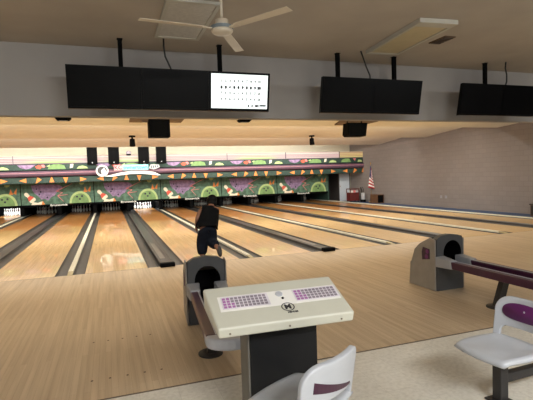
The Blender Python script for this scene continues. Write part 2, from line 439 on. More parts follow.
# approach dots
k = 0
for row, (y, x0) in enumerate(((-5.18, .571), (-4.14, .555))):
    for j in range(-6, 14):
        x = x0+j*.155
        if j < 0 and row == 0 and x < -.5: continue
        if not (.5 < x < 1.3): continue
        m = MB(); m.lathe([(.011, 0), (.011, .0012)], 10)
        o = m.build('marker_dot', M['dot']); o.location = (x, y, 0)
        tag(o, 'tiny dark dot set in the wooden approach, %s row, %s from the left' % (('near', 'far')[row], ORD[j]), 'floor marker', 'approach dots')

# ------------------------------------------------------------------ pins
def pin_mesh():
    pr = [(.0286, 0), (.033, .01), (.045, .05), (.056, .09), (.0605, .115), (.0595, .14), (.052, .175), (.041, .205), (.030, .232), (.0245, .258), (.0235, .278), (.026, .305), (.0305, .335), (.0325, .358), (.031, .378), (.025, .398), (.014, .411), (.003, .4149)]
    mb = MB(); mb.lathe([(r*1.08, z) for r, z in pr], 14)
    return mb
proto_pin = pin_mesh().build('bowling_pin', M['pin'], smooth=True)
rows = [('front pin', 0, 0), ('second row left pin', 1, -.5), ('second row right pin', 1, .5), ('third row left pin', 2, -1), ('third row middle pin', 2, 0),
        ('third row right pin', 2, 1), ('back row far left pin', 3, -1.5), ('back row inner left pin', 3, -.5), ('back row inner right pin', 3, .5), ('back row far right pin', 3, 1.5)]
first = True
LIT = {1: 'brightly lit rack at far left', 5: 'brightly lit rack right of the banner'}
for i, x in enumerate(lane_x):
    if i == 0: continue
    rack = LIT.get(i, 'dim %s rack from the left' % ORD[i-1])
    for nm, rr, cc in rows:
        o = proto_pin if first else proto_pin.copy()
        if not first: COL.objects.link(o)
        first = False
        o.location = (x+cc*.332, 20.05+rr*.288, 0)
        tag(o, 'white pin, %s, %s' % (nm, rack), 'bowling pin', 'pins of the ' + rack)

# ------------------------------------------------------------------ pin decks, masks and light valance
def art_panel(mb, w, h):
    """flat painted shapes, x 0..w, z 0..h (top), y toward viewer is negative; returns via material indices"""
    def P(a, b, y): return (a*w, y, h*(1-b))
    def poly(mi, pts, y): mb.mi = mi; mb.prism([P(a, b, y) for a, b in pts], (0, -.004, 0))
    # purple splash
    poly(1, [(.14, .05), (.155, .3), (.185, .46), (.23, .58), (.27, .76), (.315, .72), (.36, .82), (.40, .66), (.45, .58), (.49, .40), (.55, .28), (.56, .16), (.50, .05), (.3, .02)], -.012)
    for a, b, r in ((.265, .38, .012), (.245, .5, .011), (.35, .66, .012), (.21, .24, .010)):
        mb.mi = 6; mb.prism([(a*w+math.cos(q*PI/5)*r*w, -.016, h*(1-b)+math.sin(q*PI/5)*r*w*1.2) for q in range(10)], (0, -.003, 0))
    # pin lying on the slant
    ax = Vector((.115, 0, -.40)); ax2 = ax.normalized(); nx = Vector((ax2.z, 0, -ax2.x))
    base = Vector((.055*w, -.016, h*.58))
    axd = Vector((.115*w, 0, -.42*h)); L_ = axd.length; ad = axd.normalized(); nd = Vector((ad.z, 0, -ad.x))
    prf = [(0, .04), (.06, .085), (.16, .105), (.28, .09), (.40, .075), (.52, .10), (.70, .16), (.86, .175), (1.0, .13)]
    pts = [base+ad*(t*L_)+nd*r for t, r in prf]+[base+ad*(t*L_)-nd*r for t, r in prf[::-1]]
    mb.mi = 2; mb.prism(pts, (0, -.004, 0))
    mb.mi = 3; q = [(.42, .075), (.62, .14), (.74, .165)]
    mb.prism([base+ad*(t*L_)+nd*r+Vector((0, -.005, 0)) for t, r in q]+[base+ad*(t*L_)-nd*r+Vector((0, -.005, 0)) for t, r in q[::-1]], (0, -.003, 0))
    poly(2, [(.13, 1.0), (.15, .86), (.22, .9), (.28, .84), (.30, 1.0)], -.012)
    poly(4, [(.27, 1.0), (.285, .82), (.315, .98), (.31, 1.0)], -.02)
    # zigzag rays
    def line(a0, b0, a1, b1, wd=.005):
        p = Vector(P(a0, b0, -.02)); q = Vector(P(a1, b1, -.02)); d = (q-p).normalized(); n = Vector((d.z, 0, -d.x))*wd*w
        mb.mi = 5; mb.prism([p+n, q+n*.4, q-n*.4, p-n], (0, -.003, 0))
    line(.47, .38, .70, .03); line(.47, .38, .56, .45); line(.56, .45, .49, .60); line(.49, .60, .63, .56); line(.49, .60, .57, .90); line(.47, .38, .52, .36)
    # green ball
    cx, cz, r = .80*w, 0, .57
    mb.mi = 7; mb.prism([(cx+math.cos(a*PI/20)*r, -.012, max(0.002, h*.0+math.sin(a*PI/20)*r*1.17)) for a in range(21)], (0, -.004, 0))
    mb.mi = 8; mb.prism([(cx+math.cos(a*PI/20)*r*.8, -.017, max(0.002, math.sin(a*PI/20)*r*.95)) for a in range(21)], (0, -.004, 0))
    for dx, dz in ((-.16, .36), (.10, .38), (-.02, .22)):
        mb.mi = 6; mb.prism([(cx+dx+math.cos(q*PI/5)*.055, -.024, dz+math.sin(q*PI/5)*.055) for q in range(10)], (0, -.003, 0))
    poly(4, [(.85, .47), (.875, .20), (.905, .47)], -.018); poly(4, [(.905, .42), (.955, .17), (.945, .47)], -.018)
    mb.mi = 7; mb.prism([(.83*w+math.cos(a*PI/10)*.14, -.012, h-.003-math.sin(a*PI/10)*.12) for a in range(11)], (0, -.004, 0))
ARTM = [M['green'], M['art_purple'], M['art_cream'], M['art_red'], M['art_orange'], M['art_pink'], M['art_dark'], M['art_lime'], M['art_green']]

proto_mask = None
for n, k in enumerate(range(-2, 4)):
    where = 'far left, cut by the photo edge' if n == 0 else '%s full panel from the left' % ORD[n-1]
    if n == 2: where = 'directly under the white banner'
    if n == 5: where = 'rightmost, beside the dark doorway'
    lb = 'painted green mural panel over the pins, ' + where
    if proto_mask is None:
        t = proto_mask = thing('masking_panel', lb, 'masking panel', (k*W, 17.96, .665), 0, 'mural panels over the pin decks')
        m = MB(); m.box(.02, W-.02, -.01, .05, 0, 1.175); m.build('board', M['green'], t)
        m = MB(); art_panel(m, W, 1.145); m.build('artwork', ARTM, t, recalc=True)
        m = MB(); m.box(.021, W-.021, -.015, .05, -.12, 0); m.build('lower_skirt', M['black'], t)
        m = MB(); m.box(W/2-.52, W/2+.52, -.03, -.014, -.115, -.012); pl = m.build('name_plate', M['black'], t)
        m = MB(); add_text(m, 'Brunswick', .2, Matrix.Translation((W/2, -.034, -.062)) @ FRONT @ Matrix.Diagonal((1.05, .75, 1, 1)), bold=.006)
        m.build('lettering', M['white'], pl)
        m = MB()
        m.box(-.018, .018, -.018, .05, -.12, 1.175); m.build('joint_strip', M['black'], t)
    else:
        t = copy_tree(proto_mask); t.location = (k*W, 17.96, .665); t['label'] = lb
    # pinsetter bay behind the mask
    t = thing('pinsetter_bay', 'black pin bay below mural panel, ' + where, 'pinsetter', (k*W, 18.06, 0), 0, 'pinsetter bays')
    for px in (.0, W/2, ):
        m = MB(); m.box(px-.10, px+.10, .06, 3.3, .04, 1.8); m.build('side_panel', M['black'], t)
    m = MB(); m.box(.1, W-.1, 3.3, 3.36, -.05, 1.8); m.build('pit_curtain', M['black'], t)
    m = MB(); m.box(.1, W-.1, 1.2, 3.3, .95, 1.0); m.build('deck_shroud', M['black'], t)
# door-side jamb after last lane
m = MB(); m.box(4*W-.04, 4*W+.06, 17.95, 21.4, -.06, 1.84); struct('trim_2', m, M['greend'])

# valance sections
def valance(k, x0, x1, n):
    w = x1-x0
    last = k == 4
    where = 'above the doorway beside the right wall' if last else ('far left' if n == 0 else '%s section from the left' % ORD[n-1])
    if k == 0: where = 'section behind the black loudspeakers and banner'
    t = thing('light_valance', 'striped light box with plum rail, ' + where, 'light valance', ((x0+x1)/2, 16.3, 1.85), 0, 'valance sections above the lanes')
    h = w/2
    m = MB(); m.box(-h+.015, h-.015, -.0, .04, 1.02, 1.38)
    o = m.build('light_panel', M['stripC'] if last else (M['stripA'] if k in (-1, 0, 2) else M['stripB']), t)
    # move origin of the panel to its centre so that its stripes follow local height
    for v in o.data.vertices: v.co.z -= 1.20
    o.location = (0, 0, 1.20)
    m = MB(); m.box(-h, -h+.03, -.02, .04, 1.0, 1.40); m.box(-h, h, -.02, .06, .985, 1.02); m.build('panel_frame', M['barpurple'], t)
    m = MB(); m.box(-h, h, .02, .08, .66, .99); m.build('mural_board', M['greend'], t)
    m = MB(); zc = .70; hh = .27
    def blob(mi, pts):
        m.mi = mi; m.prism([(-h+a*W, .016, zc+b*hh) for a, b in pts if True], (0, -.006, 0))
    fr = w/W
    def ok(a): return a <= fr
    if fr > .9:
        blob(1, [(.05, .9), (.09, .35), (.16, .1), (.22, .3), (.28, .95)])
        blob(3, [(.27, .6), (.32, .9), (.36, .5), (.33, .1), (.29, .2)])
        blob(5, [(.34, .9), (.38, .95), (.40, .5), (.37, .3)])
        blob(8, [(.43, .05), (.44, .6), (.50, .95), (.58, .98), (.64, .7), (.66, .05)])
        blob(7, [(.41, .6), (.46, .95), (.45, .5)])
        blob(2, [(.72, .95), (.76, .98), (.75, .3), (.71, .15)])
        blob(7, [(.80, .05), (.83, .5), (.88, .62), (.93, .4), (.95, .05)])
    else:
        blob(8, [(.04, .05), (.05, .6), (.12, .95), (.20, .9), (.23, .05)]); blob(5, [(.27, .9), (.33, .95), (.31, .3)]); blob(7, [(.36, .05), (.38, .6), (.44, .5), (.46, .05)])
    m.build('mural_shapes', ARTM, t)
    m = MB()       # half-round plum rail with a pink pinstripe
    pr = [(0.06, .33)]+[(.02-.13*math.sin(PI*i/8), .33+.3*(1-math.cos(PI*i/8))/2) for i in range(9)]+[(.06, .63)]
    m.prism([(-h, y, z) for y, z in pr], (w, 0, 0)); m.mi = 1
    m.box(-h, h, -.112, -.10, .505, .525); m.mi = 2; m.box(-h, h, -.02, .07, .63, .665); m.box(-h, h, -.02, .07, .295, .33)
    m.build('plum_rail', [M['barpurple'], M['barpink'], M['black']], t)
    m = MB(); m.box(-h, h, .0, .05, 0.0, .3); m.build('pennant_board', M['greend'], t)
    for a, ang in ((.12, 180), (.30, 235), (.47, 90), (.65, 270), (.87, 0)):
        if a > fr: continue
        c = Vector((-h+a*W, -.008, .145)); r = .175; m = MB()
        m.prism([c+Vector((math.cos(R(ang+q))*rr, 0, math.sin(R(ang+q))*rr*.95)) for q, rr in ((0, r*1.25), (135, r), (225, r))], (0, .006, 0))
        m.build('arrow_shape', M['art_orange'], t)
    if not last:
        m = MB(); m.box(-h, h, .06, 1.6, .90, .93); m.build('box_top', M['greend'], t)
    return t
for n, k in enumerate(range(-2, 4)): valance(k, k*W, (k+1)*W, n)
valance(4, 4*W, 16.69, 6)

# black loudspeakers in front of the light panels
for n, (xa, xb) in enumerate(((-.2, .31), (.86, 1.42), (2.41, 2.99), (3.37, 3.92))):
    t = thing('loudspeaker', 'tall black loudspeaker in front of the light panel, %s of four from the left' % ORD[n], 'loudspeaker', ((xa+xb)/2, 16.1, 2.74), 0, 'black loudspeakers on the valance')
    h = (xb-xa)/2
    m = MB(); m.box(-h, h, -.1, .08, 0, .93); m.build('cabinet', M['black'], t, bevel=.015)
    m = MB(); m.box(-h+.03, h-.03, -.112, -.098, .2, .9); m.build('grille', M['black'], t)
    m = MB(); m.box(-.05, .05, .07, .198, .34, .42); m.build('bracket', M['black'], t)
    m = MB(); m.lathe([(.03, 0), (.03, .012)], 12)
    o = m.build('badge', M['silver'], t); o.rotation_euler = (R(90), 0, 0); o.location = (0, -.1, .1)
# round ornament
t = thing('round_ornament', 'small dark round ornament on the light panel between middle loudspeakers', 'ornament', (1.92, 16.27, 3.22))
m = MB(); m.ellipsoid((0, 0, .13), (.13, .04, .13)); m.build('disc', M['keydark'], t, smooth=True)
m = MB(); m.ellipsoid((0, -.02, .03), (.14, .04, .05)); m.build('base', M['black'], t, smooth=True)

# white banner
t = thing('banner', 'white banner with bowling ball and swoosh hung under the loudspeakers', 'banner', (0.2, 16.08, 2.07))
m = MB()
c = (.32, .33)
m.mi = 0; m.prism([(c[0]+math.cos(a*PI/14)*.32, 0, c[1]+math.sin(a*PI/14)*.31) for a in range(28)], (0, -.02, 0))
m.mi = 1; m.prism([(c[0]+math.cos(a*PI/12)*.24, -.02, c[1]+.02+math.sin(a*PI/12)*.22) for a in range(24)], (0, -.008, 0))
m.mi = 0
m.prism([(.30, -.028, .03), (.5, -.028, .05), (.52, -.028, .3), (.42, -.028, .5), (.27, -.028, .35)], (0, -.006, 0))
m.build('ball_emblem', [M['white'], M['gutterdark']], t)
m = MB(); up = [(.42, .03), (.75, .1), (1.2, .2), (1.8, .28), (2.5, .27), (3.0, .2), (3.38, .02)]
lo = [(3.2, .0), (2.9, .05), (2.4, .11), (1.8, .12), (1.2, .06), (.8, .0)]
m.prism([(x, -.01, z) for x, z in up+lo], (0, -.02, 0)); m.build('swoosh', M['white'], t)
m = MB(); m.box(.92, 1.36, -.03, -.01, .33, .62); pp = m.build('pink_panel', M['signpink'], t)
m = MB(); add_text(m, 'KC', .30, Matrix.Translation((1.14, -.034, .475)) @ FRONT, bold=.006); m.build('lettering', M['signred'], pp)
m = MB(); m.box(1.38, 2.72, -.03, -.01, .33, .62); pp = m.build('cyan_panel', M['cyan'], t)
m = MB(); add_text(m, 'ownertown', .27, Matrix.Translation((2.05, -.034, .475)) @ FRONT @ Matrix.Diagonal((1.0, 1, 1, 1)), bold=.004); m.build('lettering', M['signblue'], pp)
m = MB(); m.prism([(2.75, -.01, .4), (2.85, -.01, .62), (3.3, -.01, .6), (3.35, -.01, .45), (3.0, -.01, .33)], (0, -.015, 0)); m.mi = 1
for j in range(4): m.box(2.86+j*.11, 2.9+j*.11, -.032, -.024, .4+.02*j, .56)
m.build('grey_emblem', [M['silver'], M['black']], t)
m = MB()
for x in (.5, 2.0, 3.2): m.tube([(x, 0.0, .2), (x, .10, .22)], .012, 6)
m.build('hanger', M['black'], t)

# ------------------------------------------------------------------ things hung from the lane ceiling
def pz(y):     # underside of the lane ceiling
    for (a, b) in (((-3.05, 4.16), (5.5, 3.57)), ((5.5, 3.965), (10.2, 3.585)), ((10.2, 3.96), (14.4, 3.535))):
        if a[0] <= y <= b[0]: return a[1]+(b[1]-a[1])*(y-a[0])/(b[0]-a[0])
yy = 4.0
t = thing('hanging_loudspeaker', 'black box loudspeaker hung from tan ceiling left of centre', 'loudspeaker', (2.26, yy, pz(yy)))
m = MB(); m.box(-.29, .31, -.2, .25, -.63, -.12); m.build('cabinet', M['black'], t, bevel=.02)
m = MB(); m.box(-.26, .28, -.215, -.2, -.6, -.15); m.build('grille', M['black'], t)
m = MB(); m.box(-.04, .04, -.04, .04, -.13, .0); m.box(-.46, .0, -.03, .03, -.19, -.13); m.build('bracket', M['vent'], t)
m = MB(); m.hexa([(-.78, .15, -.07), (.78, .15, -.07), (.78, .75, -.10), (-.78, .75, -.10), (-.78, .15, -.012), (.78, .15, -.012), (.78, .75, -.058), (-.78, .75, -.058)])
m.build('shadow_board', M['speakershadow'], t)  # loudspeaker's shadow on the ceiling, modelled as a thin brown slab
t = thing('hanging_loudspeaker', 'black wedge loudspeaker on arched bracket hung from tan ceiling right of centre', 'loudspeaker', (8.80, yy, pz(yy)))
m = MB(); m.prism([(-.36, -.2, -.55), (-.30, -.2, -.62), (.33, -.2, -.62), (.40, -.2, -.16), (-.32, -.2, -.16)], (0, .42, 0)); m.build('cabinet', M['black'], t, bevel=.02)
m = MB(); m.prism([(-.30, -.212, -.53), (-.27, -.212, -.59), (.30, -.212, -.59), (.36, -.212, -.19), (-.27, -.212, -.19)], (0, .012, 0)); m.build('grille', M['black'], t)
m = MB(); m.tube([(-.28, 0, -.16), (-.27, 0, -.06), (-.2, 0, -.03), (.2, 0, -.03), (.27, 0, -.06), (.28, 0, -.16)], .022, 8); m.box(-.05, .05, -.04, .04, -.04, .005); m.build('bracket', M['black'], t)
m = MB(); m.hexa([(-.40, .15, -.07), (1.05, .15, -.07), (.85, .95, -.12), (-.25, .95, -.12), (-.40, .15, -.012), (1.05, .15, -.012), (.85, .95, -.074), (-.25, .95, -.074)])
m.build('shadow_board', M['speakershadow'], t)  # brown slab in place of this loudspeaker's ceiling shadow
yy = 9.6
for x, lb in ((1.80, 'small black spotlight hung from tan ceiling above the middle loudspeakers'), (9.84, 'small black spotlight hung from tan ceiling over the right-hand lanes')):
    t = thing('spotlight', lb, 'spotlight', (x, yy, pz(yy)), 0, 'small black spotlights under the stepped ceiling')
    m = MB(); m.lathe([(.13, -.05), (.13, .012)], 14); m.build('canopy', M['black'], t)
    m = MB(); m.tube([(0, 0, -.04), (0, 0, -.16)], .035, 8); m.build('stem', M['black'], t)
    m = MB(); m.tube([(0, .02, -.13), (0, -.03, -.42)], [.1, .115], 14); m.build('lamp_head', M['black'], t, bevel=.01)
for x, lb in ((.28, 'small flat black spotlight under the bulkhead at left'), (2.76, 'small flat black spotlight under the bulkhead below the lit screen')):
    t = thing('downlight', lb, 'spotlight', (x, -3.0, 2.655), 0, 'flat black lights under the bulkhead')
    m = MB(); m.hexa([(-.07, -.05, -.032), (.07, -.05, -.032), (.07, .05, -.032), (-.07, .05, -.032), (-.1, -.07, .0), (.1, -.07, .0), (.1, .07, .0), (-.1, .07, .0)])
    m.build('housing', M['black'], t)
    m = MB(); m.box(-.05, .05, -.03, .03, -.037, -.032); m.build('lens', M['grille'], t)

# ------------------------------------------------------------------ screens
def tv(x0, x1, lb, lit=False):
    w = x1-x0
    t = thing('monitor', lb, 'monitor', ((x0+x1)/2, -3.7, 2.68), 0, 'wide monitors hung under the ceiling')
    h = w/2-.0012
    def slab(nm, a, z0, z1, y0, y1, mat, parent):
        m = MB(); sl = .2
        m.hexa([(-a, y0-z0*sl, z0), (a, y0-z0*sl, z0), (a, y1-z0*sl, z0), (-a, y1-z0*sl, z0), (-a, y0-z1*sl, z1), (a, y0-z1*sl, z1), (a, y1-z1*sl, z1), (-a, y1-z1*sl, z1)])
        return m.build(nm, mat, parent)
    slab('casing', h, 0, .49, 0, .06, M['gloss'], t)
    s = slab('screen', h-(.03 if lit else .022), .034 if lit else .024, .462 if lit else .468, -.004, .001, M['lit'] if lit else M['gloss'], t)
    if lit:
        m = MB(); sl = math.atan(.2)
        base = Matrix.Translation((0, -.0085, 0)) @ Matrix.Rotation(sl, 4, 'X') @ FRONT
        rows_ = [(.375, [str(i) for i in range(1, 11)], .042, .0012), (.295, ['8', '8', '6', '8', '8', '9', '8', '8', '9', '30'], .046, .004), (.225, ['7', '5', '4', '6', '1', '4', '5', '5', '7', '50'], .04, .0012), (.15, ['3', '4', '6', '5', '4', '4', '2', '4', '6', '28'], .04, .0012)]
        for z, cells, sz, bo in rows_:
            for j, cch in enumerate(cells):
                add_text(m, cch, sz, base @ Matrix.Translation((-.25+j*.057, z*1.02, 0)), bold=bo)
        for xx, ss in ((.12, '2'), (.17, '4'), (.235, '134'), (.32, '88888')):
            add_text(m, ss, .034, base @ Matrix.Translation((xx, .07, 0)), bold=.004)
        m.build('score_text', M['ink'], s)
    return t
M['lit'] = emis('lit white screen', (238, 250, 248), 1.0)
tv(.395, 1.237, 'leftmost dark monitor of the left bank under the ceiling')
tv(1.237, 2.075, 'dark monitor beside the lit white score screen')
tv(2.075, 2.905, 'lit monitor showing a white score grid with small digits', True)
tv(3.69, 4.53, 'dark monitor at left of the middle bank')
tv(4.53, 5.37, 'dark monitor at right of the middle bank')
tv(6.14, 6.98, 'dark monitor at left of the right-hand bank')
tv(6.98, 7.82, 'dark monitor cut off by the right photo edge')
BARS = {'left dark monitor': (-.4, .85), 'lit white score screen': (-.35, .45), 'left end of the middle bank': (-.2, .4), 'right end of the middle bank': (-.35, .25), 'right-hand bank': (-.4, .7)}
for x, lb in ((1.015, 'left dark monitor'), (2.265, 'lit white score screen'), (4.02, 'left end of the middle bank'), (4.985, 'right end of the middle bank'), (6.76, 'right-hand bank')):
    t = thing('monitor_mount', 'black square pole hung from ceiling above the ' + lb, 'monitor mount', (x, -3.62, 3.55), 0, 'black monitor poles')
    m = MB(); m.box(-.026, .026, -.026, .026, -.75, 0); m.build('pole', M['black'], t)
    m = MB(); m.box(-.034, .034, -.034, .034, -.008, .0); m.build('ceiling_plate', M['black'], t)
    bl, br_ = BARS[lb]
    m = MB(); m.box(bl, br_, -.066, -.02, -.66, -.58); m.build('mounting_bar', M['black'], t)
for pts, lb in (([(1.53, -3.75, 3.55), (1.525, -3.77, 3.45), (1.54, -3.76, 3.33), (1.6, -3.74, 3.2), (1.64, -3.72, 3.1)], 'thin black cable hanging beside the ceiling fan to the left bank'),
                ([(4.30, -3.8, 3.55), (4.34, -3.8, 3.45), (4.40, -3.78, 3.33), (4.47, -3.76, 3.22), (4.5, -3.72, 3.1)], 'thin black cable slanting down to the middle bank of monitors'),
                ([(7.07, -3.75, 3.55), (7.06, -3.75, 3.45), (7.1, -3.74, 3.35), (7.11, -3.73, 3.24), (7.06, -3.72, 3.1)], 'thin black cable wavering down to the right-hand bank')):
    m = MB(); m.tube(pts, .011, 8); tag(m.build('cable', M['cable'], smooth=True), lb, 'cable', 'black monitor cables')

# ------------------------------------------------------------------ ceiling fixtures
t = thing('ceiling_panel', 'square grey diffuser panel in pale frame beside the fan', 'ceiling panel', (1.68, -4.45, 3.55))
m = MB()
for a in ((-.27, .27, -.6, -.55), (-.27, .27, .55, .6), (-.27, -.23, -.55, .55), (.23, .27, -.55, .55)): m.box(*a, -.03, 0)
m.build('frame', M['lensframe'], t)
m = MB(); m.box(-.23, .23, -.55, .55, -.018, -.002); m.build('diffuser', M['grille'], t)
t = thing('ceiling_light', 'long unlit fluorescent fixture with yellowed lens right of the fan', 'ceiling light', (4.55, -4.53, 3.55), R(-5)); t.scale = (.97, .9, 1)
m = MB()
for a in ((-.26, .26, -.74, -.58), (-.26, .26, .68, .74), (-.26, -.22, -.58, .68), (.22, .26, -.58, .68)): m.box(*a, -.05, 0)
m.build('frame', M['lensframe'], t)
m = MB(); m.box(-.22, .22, -.58, .68, -.04, -.004); m.build('lens', M['lens'], t)
t = thing('ceiling_vent', 'small brown vent beside the long fluorescent fixture', 'vent', (5.1, -4.53, 3.55), R(0))
m = MB(); m.box(-.085, .085, -.16, .16, -.012, 0); m.build('frame', M['vent'], t)
m = MB()
for j in range(5): m.box(-.07, .07, -.13+j*.056, -.10+j*.056, -.02, -.01)
m.build('louvre', M['darkcab'], t)
# fan
t = thing('ceiling_fan', 'cream three-blade ceiling fan on a rod', 'ceiling fan', (1.854, -5.4, 3.19))
m = MB(); m.tube([(0, 0, .04), (0, 0, .36)], .013, 10); m.build('rod', M['fan'], t, smooth=True)
m = MB(); m.lathe([(.05, .36), (.05, .34), (.02, .30)], 16); m.build('ceiling_cup', M['fan'], t)
m = MB(); m.lathe([(.03, .065), (.06, .06), (.062, .02), (.06, .0)], 20); m.build('motor_cap', M['fan'], t, smooth=True)
m = MB(); m.lathe([(.07, .012), (.105, .0), (.105, -.028), (.09, -.034)], 24); m.build('motor_band', M['fanband'], t)
m = MB(); m.lathe([(.10, -.03), (.1, -.045), (.085, -.062), (.03, -.07), (.003, -.071)], 24); m.build('motor_cover', M['fan'], t, smooth=True)
for a in (-173.4, -56.6, 61.5):
    m = MB()
    m.hexa([(.09, -.02, -.03), (.2, -.03, -.022), (.2, .03, -.034), (.09, .02, -.03), (.09, -.02, -.022), (.2, -.03, -.015), (.2, .03, -.027), (.09, .02, -.022)])
    m.hexa([(.17, -.04, -.021), (.75, -.045, -.020), (.75, .045, -.030), (.17, .04, -.028), (.17, -.04, -.017), (.75, -.045, -.016), (.75, .045, -.026), (.17, .04, -.024)])
    o = m.build('blade', M['fan'], t); o.rotation_euler = (0, 0, R(a))

# ------------------------------------------------------------------ ball returns
def ball_return(x, y, lb, rz=0, Lr=1.95, mouth=(.03, .54, .148, .175), sx=1.0):
    t = thing('ball_return', lb, 'ball return', (x, y, 0), rz, 'ball returns with purple rails'); t.scale.x = sx
    # charcoal front with round mouth
    N = 48
    out = [(-.235, 0), (.235, 0), (.25, .05), (.235, .30), (.245, .60), (.24, .78), (.16, .825), (0, .845), (-.16, .825), (-.24, .78), (-.245, .60), (-.235, .3), (-.25, .05)]
    def ray_hit(ang, c):
        d = (math.cos(ang), math.sin(ang)); best = None
        for (x1, z1), (x2, z2) in zip(out, out[1:]+out[:1]):
            ex, ez = x2-x1, z2-z1; den = d[0]*ez-d[1]*ex
            if abs(den) < 1e-9: continue
            s_ = ((x1-c[0])*ez-(z1-c[1])*ex)/den; q = ((x1-c[0])*d[1]-(z1-c[1])*d[0])/den
            if s_ > 0 and -1e-6 <= q <= 1+1e-6 and (best is None or s_ < best): best = s_
        return (c[0]+d[0]*best, c[1]+d[1]*best)
    c = mouth[:2]
    angs = sorted([2*PI*i/N for i in range(N)]+[math.atan2(z-c[1], xx-c[0]) % (2*PI) for xx, z in out])
    m = MB(); bm = m.bm
    o_f = []; i_f = []; i_b = []; o_b = []
    for a in angs:
        p = ray_hit(a, c); e = (c[0]+math.cos(a)*mouth[2], c[1]+math.sin(a)*mouth[3])
        o_f.append(bm.verts.new((p[0], 0, p[1]))); i_f.append(bm.verts.new((e[0], 0, e[1])))
        i_b.append(bm.verts.new((e[0], .4, e[1]))); o_b.append(bm.verts.new((p[0], .1, p[1])))
    n = len(angs)
    for i in range(n):
        j = (i+1) % n
        m.mi = 0; m._f([o_f[i], o_f[j], i_f[j], i_f[i]]); m._f([o_f[i], o_b[i], o_b[j], o_f[j]])
        m.mi = 1; m._f([i_f[i], i_f[j], i_b[j], i_b[i]])
    m.mi = 1; m._f(i_b)
    m.build('front_hood', [M['hood'], M['black']], t)
    # side shells tapering to the rear
    prof_ = [(0.0, .0), (0.0, .77), (.12, .80), (.36, .68), (.48, .58), (.56, .38), (.59, .36), (.62, .0)]
    for sgn in (-1, 1):
        m = MB(); a = []; b = []
        xo = .252*sgn
        m.prism([(xo, y_+.004, z) for y_, z in prof_], (.02*sgn, 0, 0))
        sp = m.build('side_panel', M['hoodside'], t, bevel=.01)
        # purple round logo, twin spheres mark
        m = MB(); f = .022*sgn
        m.mi = 0; m.prism([(xo+f, .12, .47), (xo+f, .12, .62), (xo+f, .27, .64), (xo+f, .30, .56), (xo+f, .29, .44)], (.003*sgn, 0, 0))
        m.mi = 1
        for cy, cz in ((.17, .58), (.19, .50)):
            m.prism([(xo+f+.004*sgn, cy+math.cos(q*PI/8)*.038, cz+math.sin(q*PI/8)*.035) for q in range(16)], (.002*sgn, 0, 0))
        m.build('logo', [M['logobed'], M['purple']], sp)
    m = MB()
    m.hexa([(-.25, .1, .775), (.25, .1, .775), (.25, .36, .66), (-.25, .36, .66), (-.24, .02, .785), (.24, .02, .785), (.25, .37, .685), (-.25, .37, .685)])
    m.hexa([(-.25, .34, .65), (.25, .34, .65), (.25, .45, .55), (-.25, .45, .55), (-.25, .355, .68), (.25, .355, .68), (.25, .475, .575), (-.25, .475, .575)])
    m.hexa([(-.25, .45, .55), (.25, .45, .55), (.25, .53, .36), (-.25, .53, .36), (-.25, .475, .575), (.25, .475, .575), (.25, .555, .37), (-.25, .555, .37)])
    m.hexa([(-.25, .585, .0), (.25, .585, .0), (.25, .61, .0), (-.25, .61, .0), (-.25, .53, .36), (.25, .53, .36), (.25, .555, .37), (-.25, .555, .37)])
    m.build('back_cover', M['hoodside'], t)
    # rails toward the seats
    for sgn in (-1, 1):
        m = MB(); xo = sgn*.18
        m.box(xo-.055, xo+.055, -Lr, -.05, .385, .485); rl = m.build('rail', M['darkpurple'], t, bevel=.012)
        m = MB(); m.box(xo-.006-.035*sgn, xo+.006-.035*sgn, -Lr, -.3, .484, .492); m.build('trim_line', M['lightgrey'], rl)
        m = MB(); m.hexa([(xo-.07, -.30, .38), (xo+.07, -.30, .38), (xo+.09, .01, .37), (xo-.09, .01, .37), (xo-.06, -.28, .50), (xo+.06, -.28, .50), (xo+.085, .01, .525), (xo-.085, .01, .525)])
        m.build('rail_bracket', M['bracket'], t, bevel=.015)
    m = MB(); m.box(-.14, .14, -Lr, -.0, .36, .39); m.build('ball_tray', M['black'], t)
    # rounded end cap
    m = MB(); pts = [(-.24, -Lr+.12)]+[(math.cos(PI+PI*i/12)*.24, -Lr+.0+math.sin(PI+PI*i/12)*.16) for i in range(13)]+[(.24, -Lr+.12)]
    m.prism([(a_, b_, .38) for a_, b_ in pts], (0, 0, .1)); m.build('end_cap', M['lightgrey'], t, bevel=.025, smooth=False, seg=3)
    m = MB(); m.hexa([(-.15, -1.0, .0), (-.04, -1.0, .0), (-.04, -.92, .0), (-.15, -.92, .0), (-.04, -1.02, .37), (.06, -1.02, .37), (.06, -.94, .37), (-.04, -.94, .37)])
    lg = m.build('support_leg', M['post'], t)
    m = MB(); m.lathe([(.135, 0), (.135, .012), (.08, .022)], 20, (-.10, -.96, 0)); m.build('foot_plate', M['post'], lg)
    return t
ball_return(1.885, -4.05, 'charcoal ball return with round mouth just behind the ivory scoring console', R(-5), 1.78, mouth=(.015, .54, .17, .185), sx=.94)
ball_return(5.60, -4.07, 'grey ball return hood with two long purple rails at right', mouth=(.045, .565, .165, .185))

